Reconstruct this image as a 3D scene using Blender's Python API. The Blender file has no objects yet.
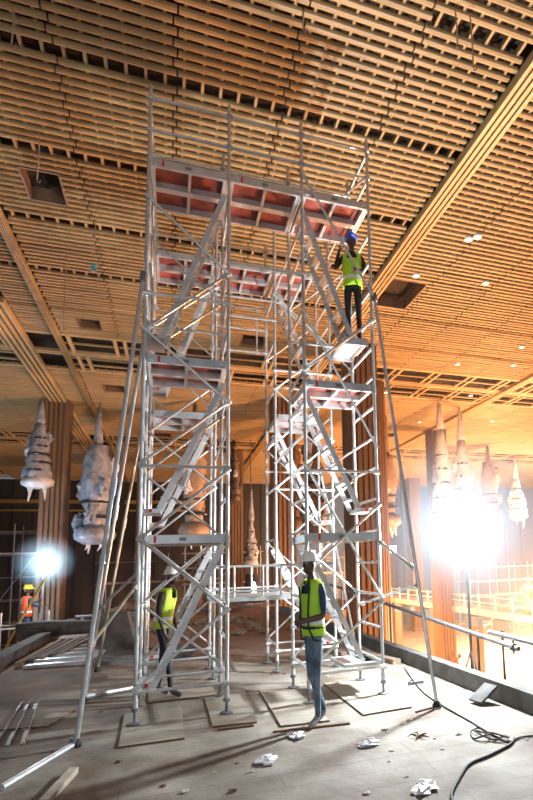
import bpy, bmesh, math, random
from mathutils import Vector, Matrix
random.seed(7)
SC = bpy.context.scene
COL = SC.collection
PI = math.pi
V = Vector

# ------------------------------------------------------------------ camera, world, exposure
cam_d = bpy.data.cameras.new('camera'); cam = bpy.data.objects.new('camera', cam_d); COL.objects.link(cam)
f_px, pit, rol, yaw = 548.7, math.radians(7.641), math.radians(-1.863), math.radians(20.836)
def _w(x, y, z): return V((x*math.cos(yaw)+y*math.sin(yaw), -x*math.sin(yaw)+y*math.cos(yaw), z))
r0 = _w(1, 0, 0); u0 = _w(0, -math.sin(pit), math.cos(pit)); fw = _w(0, math.cos(pit), math.sin(pit))
rr = r0*math.cos(rol)+u0*math.sin(rol); uu = u0*math.cos(rol)-r0*math.sin(rol)
M4 = Matrix.Identity(4)
for i in range(3):
    M4[i][0] = rr[i]; M4[i][1] = uu[i]; M4[i][2] = -fw[i]
M4.translation = (0.345, -6.874, 1.70)
cam.matrix_world = M4
cam_d.sensor_fit = 'AUTO'; cam_d.sensor_width = 36; cam_d.lens = f_px/800*36
cam_d.shift_x = -112.69/800; cam_d.shift_y = 88.17/800
cam_d.clip_start = .1; cam_d.clip_end = 300
SC.camera = cam
SC.view_settings.view_transform = 'Standard'; SC.view_settings.look = 'None'
SC.view_settings.gamma = 1; SC.view_settings.use_curve_mapping = False
SC.view_settings.exposure = 0.0
wd = bpy.data.worlds.new('world'); SC.world = wd; wd.use_nodes = True
wd.node_tree.nodes['Background'].inputs[0].default_value = (.80, .88, 1, 1)
wd.node_tree.nodes['Background'].inputs[1].default_value = .22

def point(name, loc, power, col, rad=.12):
    l = bpy.data.lights.new(name, 'POINT'); l.energy = power; l.color = col; l.shadow_soft_size = rad
    o = bpy.data.objects.new(name, l); COL.objects.link(o); o.location = loc
    return o
def area(name, loc, target, power, col, size):
    l = bpy.data.lights.new(name, 'AREA'); l.energy = power; l.color = col; l.size = size
    o = bpy.data.objects.new(name, l); COL.objects.link(o); o.location = loc
    o.rotation_euler = (V(target)-V(loc)).to_track_quat('-Z', 'Y').to_euler()
    return o
FLOOD = (4.41, .30, 2.12)
point('flood_lamp_light', FLOOD, 2000, (.86, .95, 1), .12)
point('far_wall_cool_fill', (31, 22, 4.5), 6500, (.55, .75, 1), .4)  # fill added to light the blue far wall, no lamp stands there
area('fill_behind_camera', (-2.5, -10.5, 2.6), (1.5, 2, 1.2), 210, (.92, .96, 1), 1.2)  # unseen fill light added to brighten the side facing the camera
point('left_flood_light', (-3.0, 11.3, 1.98), 420, (.75, .9, 1), .12)
# warm lamps down in the hall beyond the parapet
point('hall_light', (12, 9, -2.0), 9500, (1, .47, .20), .4)
point('hall_light', (22, 22, -1.0), 18000, (1, .48, .21), .4)
point('hall_light', (9, 24, -1.5), 5200, (1, .44, .15), .4)
point('hall_light', (12, 36, 2.0), 900, (1, .5, .22), .4)
point('hall_light', (3, 16, .9), 25, (1, .65, .4), .2)
point('hall_light', (-7, 18, 1), 900, (.62, .80, 1), .4)  # cool fill added to grey the left side, not one of the lamps

# ------------------------------------------------------------------ materials
def mat(name, col, rough=.7, metal=0, noise=0, scale=5, col2=None, bump=0, emit=0, stretch=None, det=4, ecol=None):
    m = bpy.data.materials.new(name); m.use_nodes = True; nt = m.node_tree
    b = nt.nodes['Principled BSDF']
    b.inputs['Roughness'].default_value = rough; b.inputs['Metallic'].default_value = metal
    b.inputs['Base Color'].default_value = (*col, 1)
    if col2 or bump:
        tc = nt.nodes.new('ShaderNodeTexCoord'); mp = nt.nodes.new('ShaderNodeMapping')
        nt.links.new(tc.outputs['Object'], mp.inputs[0])
        if stretch: mp.inputs['Scale'].default_value = stretch
        n = nt.nodes.new('ShaderNodeTexNoise'); n.inputs['Scale'].default_value = scale; n.inputs['Detail'].default_value = det
        nt.links.new(mp.outputs[0], n.inputs['Vector'])
        if col2:
            r = nt.nodes.new('ShaderNodeValToRGB'); r.color_ramp.elements[0].position = .35; r.color_ramp.elements[1].position = .65
            r.color_ramp.elements[0].color = (*col, 1); r.color_ramp.elements[1].color = (*col2, 1)
            nt.links.new(n.outputs[0], r.inputs[0]); nt.links.new(r.outputs[0], b.inputs['Base Color'])
        if bump:
            bp = nt.nodes.new('ShaderNodeBump'); bp.inputs['Strength'].default_value = bump; bp.inputs['Distance'].default_value = .03
            nt.links.new(n.outputs[0], bp.inputs['Height']); nt.links.new(bp.outputs[0], b.inputs['Normal'])
    if emit:
        b.inputs['Emission Color'].default_value = (*(ecol or col), 1); b.inputs['Emission Strength'].default_value = emit
    return m
M = {}
M['slat'] = mat('slat_wood', (.29, .205, .095), .5, col2=(.42, .30, .145), scale=1.0, stretch=(.6, 5.8, 1), det=3)
M['joist'] = mat('joist_wood', (.34, .25, .12), .6)
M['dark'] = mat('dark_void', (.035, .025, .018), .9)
M['beam'] = mat('beam_wood', (.42, .29, .14), .5, col2=(.52, .37, .18), scale=2, stretch=(3, .3, 1))
M['column'] = mat('column_wood', (.17, .10, .06), .5, col2=(.24, .15, .09), scale=2, stretch=(3, 3, .2))
M['alu'] = mat('scaffold_aluminium', (.60, .61, .62), .38, .5, col2=(.48, .48, .46), scale=9)
M['alu2'] = mat('deck_aluminium', (.58, .59, .60), .38, .45, col2=(.48, .48, .48), scale=6)
M['steel'] = mat('weathered_steel', (.16, .17, .19), .5, .6, col2=(.24, .24, .25), scale=7)
M['rust'] = mat('dusty_tube', (.50, .42, .32), .55, .3, col2=(.36, .30, .24), scale=8)
M['plyred'] = mat('deck_plywood', (.31, .06, .04), .6, col2=(.20, .045, .035), scale=5)
M['red'] = mat('red_band', (.65, .02, .03), .5)
M['blue'] = mat('blue_sticker', (.06, .10, .40), .5)
M['rubber'] = mat('black_rubber', (.02, .02, .02), .7)
M['floor'] = None
M['ply'] = mat('plywood', (.34, .305, .255), .75, col2=(.25, .215, .17), scale=3, stretch=(1, 4, 1))
M['plyedge'] = mat('plywood_edge', (.16, .08, .04), .8)
M['conc'] = mat('concrete', (.13, .125, .12), .9, col2=(.07, .068, .065), scale=4, bump=.4)
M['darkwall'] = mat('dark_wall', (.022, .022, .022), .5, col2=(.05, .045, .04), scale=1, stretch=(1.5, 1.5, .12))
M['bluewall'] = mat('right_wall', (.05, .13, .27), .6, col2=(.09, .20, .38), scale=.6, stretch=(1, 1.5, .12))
M['glintband'] = mat('glint_strip', (.55, .40, .12), .3, .7)  # yellowish glints on the far wall, put into strip colour and shape
M['lower'] = mat('lower_floor', (.80, .70, .60), .8, col2=(.66, .52, .42), scale=.8)
M['dirt'] = mat('red_dirt', (.22, .12, .075), .95, col2=(.33, .20, .13), scale=1.2, bump=.5)
M['plast'] = mat('plastic_wrap', (.44, .49, .58), .32, col2=(.25, .27, .32), scale=4, bump=.5)
M['plastw'] = mat('white_wrap', (.82, .82, .84), .4, col2=(.62, .62, .65), scale=4, bump=.5)
M['plastb'] = mat('dusty_brown_wrap', (.22, .15, .10), .5, col2=(.12, .08, .06), scale=5, bump=.6)
M['plasto'] = mat('tan_wrap', (.42, .30, .21), .5, col2=(.28, .21, .16), scale=5, bump=.6)
M['crystal'] = mat('dark_tier', (.08, .075, .08), .2, .3)
M['white'] = mat('white_paint', (.80, .80, .78), .5)
M['paper'] = mat('scrap_paper', (.62, .58, .50), .8)
M['turq'] = mat('turquoise_plastic', (.08, .55, .52), .5)
M['vest'] = mat('vest_green', (.42, .72, .03), .6)
M['vesty'] = mat('vest_yellow_green', (.50, .68, .05), .6)
M['vesto'] = mat('vest_orange', (.85, .12, .04), .6)
M['refl'] = mat('reflective_band', (.75, .77, .78), .35)
M['skin'] = mat('skin', (.085, .042, .026), .5)
M['lamp'] = mat('lamp_lens', (1, 1, 1), .3, emit=60, ecol=(.88, .96, 1))
M['lamps'] = mat('far_lamp_lens', (1, 1, 1), .3, emit=30, ecol=(.85, .95, 1))
M['warmglint'] = mat('ceiling_glint_glow', (1, 1, 1), .3, emit=6, ecol=(1, .88, .65))
M['yellow'] = mat('yellow_tube', (.62, .50, .10), .5)
M['stone'] = mat('rubble_stone', (.30, .22, .16), .9, col2=(.2, .15, .11), scale=9, bump=.5)

# platform floor: dusty boards and concrete
m = bpy.data.materials.new('dusty_floor'); m.use_nodes = True; nt = m.node_tree; b = nt.nodes['Principled BSDF']
tc = nt.nodes.new('ShaderNodeTexCoord')
n1 = nt.nodes.new('ShaderNodeTexNoise'); n1.inputs['Scale'].default_value = 1.1; n1.inputs['Detail'].default_value = 8
n2 = nt.nodes.new('ShaderNodeTexNoise'); n2.inputs['Scale'].default_value = 14; n2.inputs['Detail'].default_value = 4
br = nt.nodes.new('ShaderNodeTexBrick'); br.inputs['Scale'].default_value = 1; br.inputs['Brick Width'].default_value = 2.4
br.inputs['Row Height'].default_value = .30; br.inputs['Mortar Size'].default_value = .008; br.inputs['Mortar Smooth'].default_value = .4
br.inputs['Color1'].default_value = (1, 1, 1, 1); br.inputs['Color2'].default_value = (.80, .78, .76, 1); br.inputs['Mortar'].default_value = (.5, .47, .43, 1)
nt.links.new(tc.outputs['Object'], n1.inputs['Vector']); nt.links.new(tc.outputs['Object'], n2.inputs['Vector']); nt.links.new(tc.outputs['Object'], br.inputs['Vector'])
r1 = nt.nodes.new('ShaderNodeValToRGB'); r1.color_ramp.elements[0].position = .35; r1.color_ramp.elements[1].position = .68
r1.color_ramp.elements[0].color = (.13, .095, .065, 1); r1.color_ramp.elements[1].color = (.38, .355, .31, 1)
nt.links.new(n1.outputs[0], r1.inputs[0])
mx = nt.nodes.new('ShaderNodeMix'); mx.data_type = 'RGBA'; mx.blend_type = 'MULTIPLY'; mx.inputs[0].default_value = .6
nt.links.new(r1.outputs[0], mx.inputs[6]); nt.links.new(br.outputs['Color'], mx.inputs[7])
sx = nt.nodes.new('ShaderNodeSeparateXYZ'); nt.links.new(tc.outputs['Object'], sx.inputs[0])
mr = nt.nodes.new('ShaderNodeMapRange'); mr.inputs[1].default_value = 3.5; mr.inputs[2].default_value = 7.5
nt.links.new(sx.outputs['Y'], mr.inputs[0])
mx2 = nt.nodes.new('ShaderNodeMix'); mx2.data_type = 'RGBA'; mx2.inputs[7].default_value = (.20, .105, .062, 1)   # red dirt spread over the far end
nt.links.new(mr.outputs[0], mx2.inputs[0]); nt.links.new(mx.outputs[2], mx2.inputs[6])
nt.links.new(mx2.outputs[2], b.inputs['Base Color']); b.inputs['Roughness'].default_value = .8
bp = nt.nodes.new('ShaderNodeBump'); bp.inputs['Strength'].default_value = .35; bp.inputs['Distance'].default_value = .02
nt.links.new(n2.outputs[0], bp.inputs['Height']); nt.links.new(bp.outputs[0], b.inputs['Normal'])
M['floor'] = m
# reddish lit wall with faint verticals

# ------------------------------------------------------------------ mesh helpers
class MB:
    def __init__(s): s.v = []; s.f = []; s.mi = []
    def add(s, vs, fs, k=0):
        b = len(s.v); s.v += [tuple(x) for x in vs]; s.f += [tuple(b+i for i in q) for q in fs]; s.mi += [k]*len(fs)
    def box(s, x0, x1, y0, y1, z0, z1, k=0):
        vs = [(x, y, z) for x in (x0, x1) for y in (y0, y1) for z in (z0, z1)]
        s.add(vs, [(0, 1, 3, 2), (4, 6, 7, 5), (0, 4, 5, 1), (2, 3, 7, 6), (0, 2, 6, 4), (1, 5, 7, 3)], k)
    def bar(s, p, q, w, h, k=0, up=(0, 0, 1)):
        p = V(p); q = V(q); d = (q-p).normalized(); up = V(up)
        if abs(d.dot(up)) > .98: up = V((0, 1, 0))
        a = d.cross(up).normalized(); c = a.cross(d).normalized()
        vs = [e+a*sx*w/2+c*sz*h/2 for e in (p, q) for sx, sz in ((-1, -1), (1, -1), (1, 1), (-1, 1))]
        s.add(vs, [(3, 2, 1, 0), (4, 5, 6, 7), (0, 1, 5, 4), (1, 2, 6, 5), (2, 3, 7, 6), (3, 0, 4, 7)], k)
    def tube(s, pts, r, n=8, k=0, r2=None):
        pts = [V(p) for p in pts]; b = len(s.v); m = len(pts)
        for i, p in enumerate(pts):
            d = (pts[min(i+1, m-1)]-pts[max(i-1, 0)]).normalized()
            up = V((0, 0, 1)) if abs(d.z) < .95 else V((0, 1, 0))
            a = d.cross(up).normalized(); c = a.cross(d)
            ra = r if r2 is None else r+(r2-r)*i/(m-1)
            for j in range(n):
                t = 2*PI*j/n; s.v.append(tuple(p+a*ra*math.cos(t)+c*ra*math.sin(t)))
        for i in range(m-1):
            for j in range(n):
                s.f.append((b+i*n+j, b+i*n+(j+1) % n, b+(i+1)*n+(j+1) % n, b+(i+1)*n+j)); s.mi.append(k)
        s.f.append(tuple(b+j for j in range(n))[::-1]); s.f.append(tuple(b+(m-1)*n+j for j in range(n))); s.mi += [k, k]
    def lathe(s, prof, n=20, k=0, c=(0, 0, 0), wob=0, ky=1):
        b = len(s.v); m = len(prof)
        for i, (r, z) in enumerate(prof):
            for j in range(n):
                t = 2*PI*j/n; q = r*(1+wob*(random.random()-.5))
                s.v.append((c[0]+q*math.cos(t), c[1]+q*math.sin(t)*ky, c[2]+z+wob*.15*(random.random()-.5)*(1 if 0 < i < m-1 else 0)))
        for i in range(m-1):
            for j in range(n):
                s.f.append((b+i*n+j, b+i*n+(j+1) % n, b+(i+1)*n+(j+1) % n, b+(i+1)*n+j)); s.mi.append(k)
        s.f.append(tuple(b+j for j in range(n))[::-1]); s.f.append(tuple(b+(m-1)*n+j for j in range(n))); s.mi += [k, k]
    def blob(s, c, rx, ry, rz, n=8, k=0, wob=.2):
        prof = [(math.sin(PI*(i+.001)/n), -math.cos(PI*i/n)) for i in range(n+1)]
        b = len(s.v); nn = 10
        for r, z in prof:
            for j in range(nn):
                t = 2*PI*j/nn; w = 1+wob*(random.random()-.5)
                s.v.append((c[0]+r*rx*w*math.cos(t), c[1]+r*ry*w*math.sin(t), c[2]+z*rz*w))
        for i in range(n):
            for j in range(nn):
                s.f.append((b+i*nn+j, b+i*nn+(j+1) % nn, b+(i+1)*nn+(j+1) % nn, b+(i+1)*nn+j)); s.mi.append(k)
    def build(s, name, mats, parent=None, smooth=False):
        me = bpy.data.meshes.new(name); me.from_pydata(s.v, [], s.f)
        for q in (mats if isinstance(mats, (list, tuple)) else [mats]): me.materials.append(q)
        me.polygons.foreach_set('material_index', s.mi)
        if smooth: me.polygons.foreach_set('use_smooth', [True]*len(me.polygons))
        me.update(); o = bpy.data.objects.new(name, me); COL.objects.link(o)
        if parent: o.parent = parent
        return o
def tag(o, label, cat, group=None, kind=None):
    o['label'] = label; o['category'] = cat
    if group: o['group'] = group
    if kind: o['kind'] = kind
    return o
def struct(o): o['kind'] = 'structure'; return o
def thing(name, loc, label, cat, group=None, rz=0):
    o = bpy.data.objects.new(name, None); COL.objects.link(o); o.location = loc; o.rotation_euler.z = rz
    o.empty_display_size = .2
    return tag(o, label, cat, group)
def copy_tree(o, parent=None):
    c = o.copy(); COL.objects.link(c)
    if parent: c.parent = parent
    for ch in list(o.children): copy_tree(ch, c)
    return c

# ------------------------------------------------------------------ setting
H = 9.2
XL, XR, YB = -13.0, 38.0, 44.0
b = MB(); b.box(-2.6, 4.2, -14, 13.4, -.5, 0); struct(b.build('floor', M['floor']))
b = MB(); b.box(-2.6, 9.5, 17.0, 30, -.9, -.35); struct(b.build('floor', M['dirt']))
b = MB(); b.box(XL-1, XR+1, -14, YB+1, -4.8, -4.5); struct(b.build('floor', M['lower']))
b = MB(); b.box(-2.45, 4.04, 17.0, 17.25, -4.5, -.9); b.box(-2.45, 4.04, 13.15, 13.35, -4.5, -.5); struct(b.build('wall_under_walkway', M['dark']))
b = MB(); b.box(4.04, 4.20, -14, 13.4, -.5, .22); struct(b.build('trim_1', M['conc']))        # parapet kerb on the right
b = MB(); b.box(-2.72, -2.45, -14, 13.4, -.5, .22); struct(b.build('trim_2', M['conc']))
b = MB(); b.box(4.20, 5.0, -14, 13.4, -.55, -.30); struct(b.build('trim_3', M['conc']))       # ledge outside the kerb
# walls
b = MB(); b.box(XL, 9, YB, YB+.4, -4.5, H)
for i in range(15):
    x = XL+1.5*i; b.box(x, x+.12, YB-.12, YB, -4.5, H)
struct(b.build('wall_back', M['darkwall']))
b = MB(); b.box(9, XR, YB, YB+.4, -4.5, H)
for i in range(14):
    x = 10+2*i; b.box(x, x+.25, YB-.15, YB, -4.5, H)
struct(b.build('wall_back', M['bluewall']))
b = MB()
for x0, x1 in ((-12.5, -6), (-3.4, 2)): b.box(x0, x1, YB-.25, YB-.1, 7.25, 7.55); b.box(x0, x1, YB-.25, YB-.1, 6.6, 6.75)
struct(b.build('trim_4', M['glintband']))
b = MB(); b.box(XR, XR+.4, -6, YB, -4.5, H)
for i in range(20): b.box(XR-.15, XR, -4+2.4*i, -3.7+2.4*i, -4.5, H)
struct(b.build('wall_right', M['bluewall']))
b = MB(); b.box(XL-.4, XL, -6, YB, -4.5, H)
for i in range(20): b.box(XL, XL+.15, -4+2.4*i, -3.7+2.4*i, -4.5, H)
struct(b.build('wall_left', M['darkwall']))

# ceiling: rounded timber slats under joists, in fields of 1.67 x 2.23 m
P = .1715; CW = 1.67; X00 = -3.05
holes = [(-2.45, -1.78, 4.15, 5.12), (5.7, 6.8, 5.85, 7.42), (-2.45, -1.8, 10.8, 11.6), (2.42, 3.2, 10.6, 11.6),
         (-2.4, -1.6, 17.2, 18.3), (-.6, .6, 21.5, 22.6), (8.8, 10.6, 19.5, 20.4), (11.0, 12.8, 22.5, 23.3), (-1.5, .2, 25.5, 26.5)]
bands = [(12.2, 15.6), (26.5, 30)]
beams_x = [(5.28, 5.72), (-3.26, -3.08), (14.2, 14.6), (-4.75, -4.05)]
slat = MB()
prof = [(-.040, .08), (-.047, .045), (-.036, .012), (0, 0), (.036, .012), (.047, .045), (.040, .08)]
def add_slat(xa, xb, y, dz=0, ws=1):
    n = len(prof); vs = [(x, y+py*ws, H+pz+dz) for x in (xa, xb) for py, pz in prof]
    fs = [(i, i+1, n+i+1, n+i) for i in range(n-1)]+[tuple(range(n))[::-1], tuple(range(n, 2*n))]
    slat.add(vs, fs)
j = -32
while True:
    y = 1.33+P*j
    if y > YB-.1: break
    band = any(a < y < c for a, c in bands)
    k = j % 13
    for ci in range(-6, 25):
        xa = X00+CW*ci; xb = xa+CW-.025
        if xb > XR or xa < XL: continue
        if xa > 6+(y+7)*1.3 or xb < -1.0-(y+7)*.42: continue
        if band and (j % 4 or ci in (-1,)): continue
        if k == 0 and y < 9 and xa < 5.2 and (y > 0 or xa > 3.5) and not band: continue
        st = .03 if j % 2 else -.03
        xa += st; xb += st
        segs = [(xa, xb)]
        for hx0, hx1, hy0, hy1 in holes+[(q[0], q[1], -99, 99) for q in beams_x]:
            if hy0 < y < hy1:
                ns = []
                for a, c in segs:
                    if c <= hx0 or a >= hx1: ns.append((a, c))
                    else:
                        if a < hx0: ns.append((a, hx0))
                        if c > hx1: ns.append((hx1, c))
                segs = ns
        dz = random.uniform(-.006, .006)
        for a, c in segs:
            if c-a > .05: add_slat(a, c, y, dz, .45 if k == 0 and y > 7.5 and y < 12 else 1)
    j += 1
ceil = struct(slat.build('ceiling', M['slat']))
b = MB()
for i in range(-36, 150):
    x = X00+.12+.2783*i
    if x < XL or x > XR: continue
    ya = max(-4.5, (x-6)/1.3-7) if x > 6 else (-4.5 if x > -1.5 else (-x-1)/.42-8)
    yy = ya
    for a, c in sorted(bands+[(YB, YB)]+[(q[2], q[3]) for q in holes if q[0] < x < q[1]]):
        if a > yy: b.box(x-.022, x+.022, yy, a, H+.055, H+.15)
        yy = c
struct(b.build('ceiling_joists', M['joist'])).parent = ceil
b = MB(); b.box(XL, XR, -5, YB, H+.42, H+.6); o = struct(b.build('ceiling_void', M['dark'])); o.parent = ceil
b = MB()   # frames round the openings
for x0, x1, y0, y1 in holes:
    for a in (x0, x1): b.box(a-.02, a+.02, y0, y1, H, H+.3)
    for a in (y0, y1): b.box(x0, x1, a-.02, a+.02, H, H+.3)
o = struct(b.build('ceiling_opening_frames', M['column'])); o.parent = ceil
b = MB()   # paired cross slats in the open bands
for y0, y1 in bands:
    for ci in range(-6, 25):
        x = X00+CW*ci
        if x > XR-.5: continue
        for dx in (-.15, .15): b.box(x+dx-.05, x+dx+.05, y0, (y0+y1)/2-.15, H-.02, H+.08); b.box(x+dx-.05+.35, x+dx+.05+.35, (y0+y1)/2+.15, y1, H-.02, H+.08)
    for yy in (y0, (y0+y1)/2-.1, (y0+y1)/2+.1, y1): b.box(XL, XR, yy-.07, yy+.07, H-.01, H+.08)
o = struct(b.build('ceiling_cross_slats', M['beam'])); o.parent = ceil
for i, (x0, x1) in enumerate(beams_x):
    b = MB(); n = 4; w = (x1-x0)/n
    ys = 10 if i == 3 else -5
    for q in range(n):
        xc = x0+w*(q+.5); b.box(xc-w*.30, xc+w*.30, ys, YB, H-.12, H+.05)
    struct(b.build('trim_%d' % (5+i), M['beam'] if i != 1 else M['slat']))

# ------------------------------------------------------------------ timber columns
def column(x, y, w, d, z0, label):
    t = thing('timber_column', (x, y, z0), label, 'column', 'fluted timber columns of the hall')
    b = MB(); h = H-z0
    b.box(-w*.46, w*.46, -d*.46, d*.46, 0, h)
    b.build('core', M['column'], t)
    b = MB(); n = 5
    for q in range(n):
        a = -w/2+w*(q+.5)/n
        b.box(a-w*.065, a+w*.065, -d/2-.03, -d*.46, 0, h); b.box(a-w*.065, a+w*.065, d*.46, d/2+.03, 0, h)
        a = -d/2+d*(q+.5)/n
        b.box(-w/2-.03, -w*.46, a-d*.065, a+d*.065, 0, h); b.box(w*.46, w/2+.03, a-d*.065, a+d*.065, 0, h)
    b.build('fluting', M['column'], t)
    b = MB(); b.box(-w*.6, w*.6, -d*.6, d*.6, 0, .35); b.build('base_block', M['column'], t)
    return t
column(-4.45, 20.3, .95, .95, -4.5, 'brown fluted timber column behind the bright floodlight at far left')
column(5.00, 17.6, .95, .9, -4.5, 'brown fluted timber column seen between the two scaffold stair bays')
column(6.40, 10.7, 1.0, .9, -4.5, 'thick fluted timber column right behind the right scaffold stair bay')
column(4.15, 29.4, .9, .9, -.35, 'slim distant timber column beside the dark ribbed chandelier')
column(14.7, 21.3, .9, .9, -4.5, 'pink-lit timber column behind the glare of the main floodlight')
column(21.1, 39.0, 1.0, 1.0, -4.5, 'farthest timber column right of the scaffold, beside the brown dome-bottomed chandelier')
column(8.3, 14.0, .5, .5, -4.5, 'thin timber post just right of the scaffold foot beyond the kerb')
column(-1.4, 33, .9, .9, -4.5, 'dark distant column left of the scaffold')

# ------------------------------------------------------------------ gallery on the far right
g = thing('gallery', (15, 12, -4.5), 'pale balcony deck with white railing crossing the hall beyond the floodlight', 'balcony')
b = MB(); b.box(0, 1.4, -6, 26, 3.35, 3.65); b.build('balcony_slab', M['white'], g)
b = MB()
for z in (4.3, 4.0): b.tube([(0.05, -6, z), (.05, 26, z)], .035, 6)
b.build('hand_rail', M['white'], g)
for i in range(22):
    b = MB(); b.box(.02, .10, -6+1.5*i, -5.92+1.5*i, 3.65, 4.4); b.build('railing_post', M['white'], g)
for i in range(11):
    b = MB(); b.box(-.02, .30, -5+2.8*i, -4.0+2.8*i+random.uniform(-.3, .4), 2.75, 3.25); b.build('hanging_box', M['bluewall'], g)
for i in range(6):
    b = MB(); b.box(.3, .8, -4+5.5*i, -3.5+5.5*i, 0, 3.35); b.build('support_pier', M['column'], g)
# white cabinet-like blocks standing on the gallery
for y, h, lab in ((2.2, 1.25, 'tall white block standing on the balcony near the photo edge'), (1.2, .7, 'low white block beside the taller one on the balcony')):
    b = MB(); b.box(15.5, 16.0, 12+y, 12.4+y, -.85, -.85+h); b.box(15.46, 16.04, 11.96+y, 12.44+y, -.85+h, -.80+h)
    tag(b.build('white_block', M['white']), lab, 'block')

# ------------------------------------------------------------------ scaffold
XS = [0, .9775, 1.955, 2.9325]; YS = [0, .935, 2.19, 3.12]
S = thing('scaffold_tower', (0, 0, 0), 'tall aluminium scaffold with two stair bays, decks and guard rails on the dusty floor', 'scaffold')
R = .0225
TOP = 7.87
feet = []
for xi, x in enumerate(XS):
    for (ya, yb) in ((YS[0], YS[1]), (YS[2], YS[3])):
        for li, (z0, z1) in enumerate(((.22, 2.02), (2.03, 4.02), (4.03, 6.03), (6.04, TOP))):
            b = MB()
            for y in (ya, yb):
                b.tube([(x, y, z0), (x, y, z1)], R, 10); b.tube([(x, y, z0-.03), (x, y, z0+.06)], R+.007, 10)
            fr = b.build('side_frame', M['alu'], S)
            for q in range(1, 19):
                z = .425*q
                if not (z0 < z < z1): continue
                if z > 6.9 and (xi in (1, 2) or ya > 1): continue
                if q % 2 == 0 and xi in (1, 2) and ya > 1: continue
                b = MB(); b.tube([(x, ya, z), (x, yb, z)], .019, 8); b.build('rung', M['alu'], fr)
        for y in (ya, yb):
            b = MB(); b.tube([(x, y, .022), (x, y, .24)], .018, 8); b.lathe([(.075, 0), (.075, .012), (.03, .02)], 12, c=(x, y, .021)); b.lathe([(.04, 0), (.04, .035)], 8, c=(x, y, .15))
            b.build('adjustable_foot', M['steel'], S)
def tubepart(name, p, q, r=.018, m='alu', clamps=True):
    b = MB(); b.tube([p, q], r, 8)
    if clamps:
        for e, o in ((p, q), (q, p)):
            e = V(e); d = (V(o)-e).normalized(); b.tube([e-d*.03, e+d*.05], r+.012, 8)
    return b.build(name, M[m], S)
e = -.035
L0, L1, R0, R1 = XS[0], XS[1], XS[2], XS[3]
zz = [(L0, .40), (L1, 1.2), (L0, 2.05), (L1, 2.87), (L0, 2.93), (L1, 3.73), (L0, 4.57), (L1, 5.43), (L0, 6.3)]
for i in range(8):
    if i == 3: continue
    (xa, za), (xb, zb) = zz[i], zz[i+1]
    tubepart('diagonal_brace', (xa, e, za), (xb, e, zb))
# second sheet of braces on the other planes
for y, ph in ((YS[1]+.035, 1), (YS[2]-.035, 0), (YS[3]+.035, 1)):
    for (a, c, sw) in ((L0, L1, 0), (R0, R1, 1)):
        for i in range(7):
            z = .42+.85*i
            s_ = (i+ph+sw) % 2
            if y > 2.2 and i % 3 == 2: continue
            tubepart('diagonal_brace', (c if s_ else a, y, z), (a if s_ else c, y, z+.83), .016)
for (xa, za, xb, zb) in ((R0, 7.08, R1, 5.45), (R1, 5.05, R0, 4.25), (R0, 5.05, R1, 3.25), (R0, 2.95, R1, 1.25), (R1, 2.45, R0, 1.62), (R0, .42, R1, 1.18)):
    tubepart('diagonal_brace', (xa, e, za), (xb, e, zb))
for y in (0, YS[1], YS[2], YS[3]):
    for (a, c) in ((L0, L1), (R0, R1)):
        for z in ((.36, 2.9, 5.03) if y == 0 and a == 0 else (.36, 2.9) if y == 0 else (.34, 5.0)):
            tubepart('ledger', (a, y-.03, z), (c, y-.03, z))
for (y, z, xa, xb) in ((0, 5.6, L1, R0), (YS[2], 6.25, L1, R0+.1), (YS[3], 6.52, L1, R0), (YS[3], 6.1, L1, R0), (YS[3], 5.66, L1, R0), (YS[2], 5.9, L1, R0), (YS[2], 2.95, R0, R1), (YS[3], 3.4, R0, R1)):
    tubepart('ledger', (xa, y, z), (xb, y, z))
tubepart('ledger', (1.78, YS[3], 5.66), (1.78, YS[3], 6.52), .016)
# guard rails round the top platform
for y in (0, YS[1], YS[2], YS[3]):
    for i in range(3):
        for z in ((7.25, 7.7) if y in (0, YS[3]) else (7.6,)):
            tubepart('guard_rail', (XS[i], y, z), (XS[i+1], y, z))
for x in (L0, R1):
    tubepart('guard_rail', (x, YS[1], 7.25), (x, YS[2], 7.25)); tubepart('guard_rail', (x, YS[1], 7.7), (x, YS[2], 7.7))
tubepart('guard_rail', (R1, 0, 7.28), (R1, YS[1], 7.68), .016)
for x in XS:
    for z in (3.4, 6.4): tubepart('row_tie', (x, YS[1], z), (x, YS[2], z), .016)
def deck(x0, x1, y0, y1, z, mark=1):
    x0 += .03; x1 -= .03
    b = MB(); h = .10
    for y in (y0+.02, y1-.02): b.box(x0, x1, y-.022, y+.022, z, z+h)
    for x in (x0+.02, x1-.02): b.box(x-.02, x+.02, y0+.04, y1-.04, z, z+h)
    for yy in (y0, y1): 
        for x in (x0+.05, x1-.05): b.box(x-.03, x+.03, yy-.03, yy+.03, z+.02, z+.09)
    d = b.build('deck', M['alu2'], S)
    b = MB(); ym = (y0+y1)/2; b.box(x0+.04, x1-.04, ym-.05, ym+.05, z, z+.085); b.build('centre_beam', M['alu2'], d)
    for s in (-1, 1):
        for fx in ((.5,) if x1-x0 < .95 else (.34, .68)):
            xx = x0+(x1-x0)*fx; a, c = (y0+.045, ym-.05) if s < 0 else (ym+.05, y1-.045)
            b = MB(); b.box(xx-.02, xx+.02, a, c, z+.01, z+.08); b.build('cross_member', M['alu2'], d)
    b = MB(); b.box(x0+.02, x1-.02, y0+.02, y1-.02, z+h-.012, z+h+.004); b.build('plywood_panel', M['plyred'], d)
    if mark:
        b = MB(); b.box(x0+.12, x0+.15, y0-.0045, y0+.0, z+.01, z+h-.01); b.build('red_band', M['red'], d)
        b = MB(); b.box((x0+x1)/2-.06, (x0+x1)/2+.02, y0-.0045, y0, z+.03, z+h-.03); b.build('maker_sticker', M['steel'], d)
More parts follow.
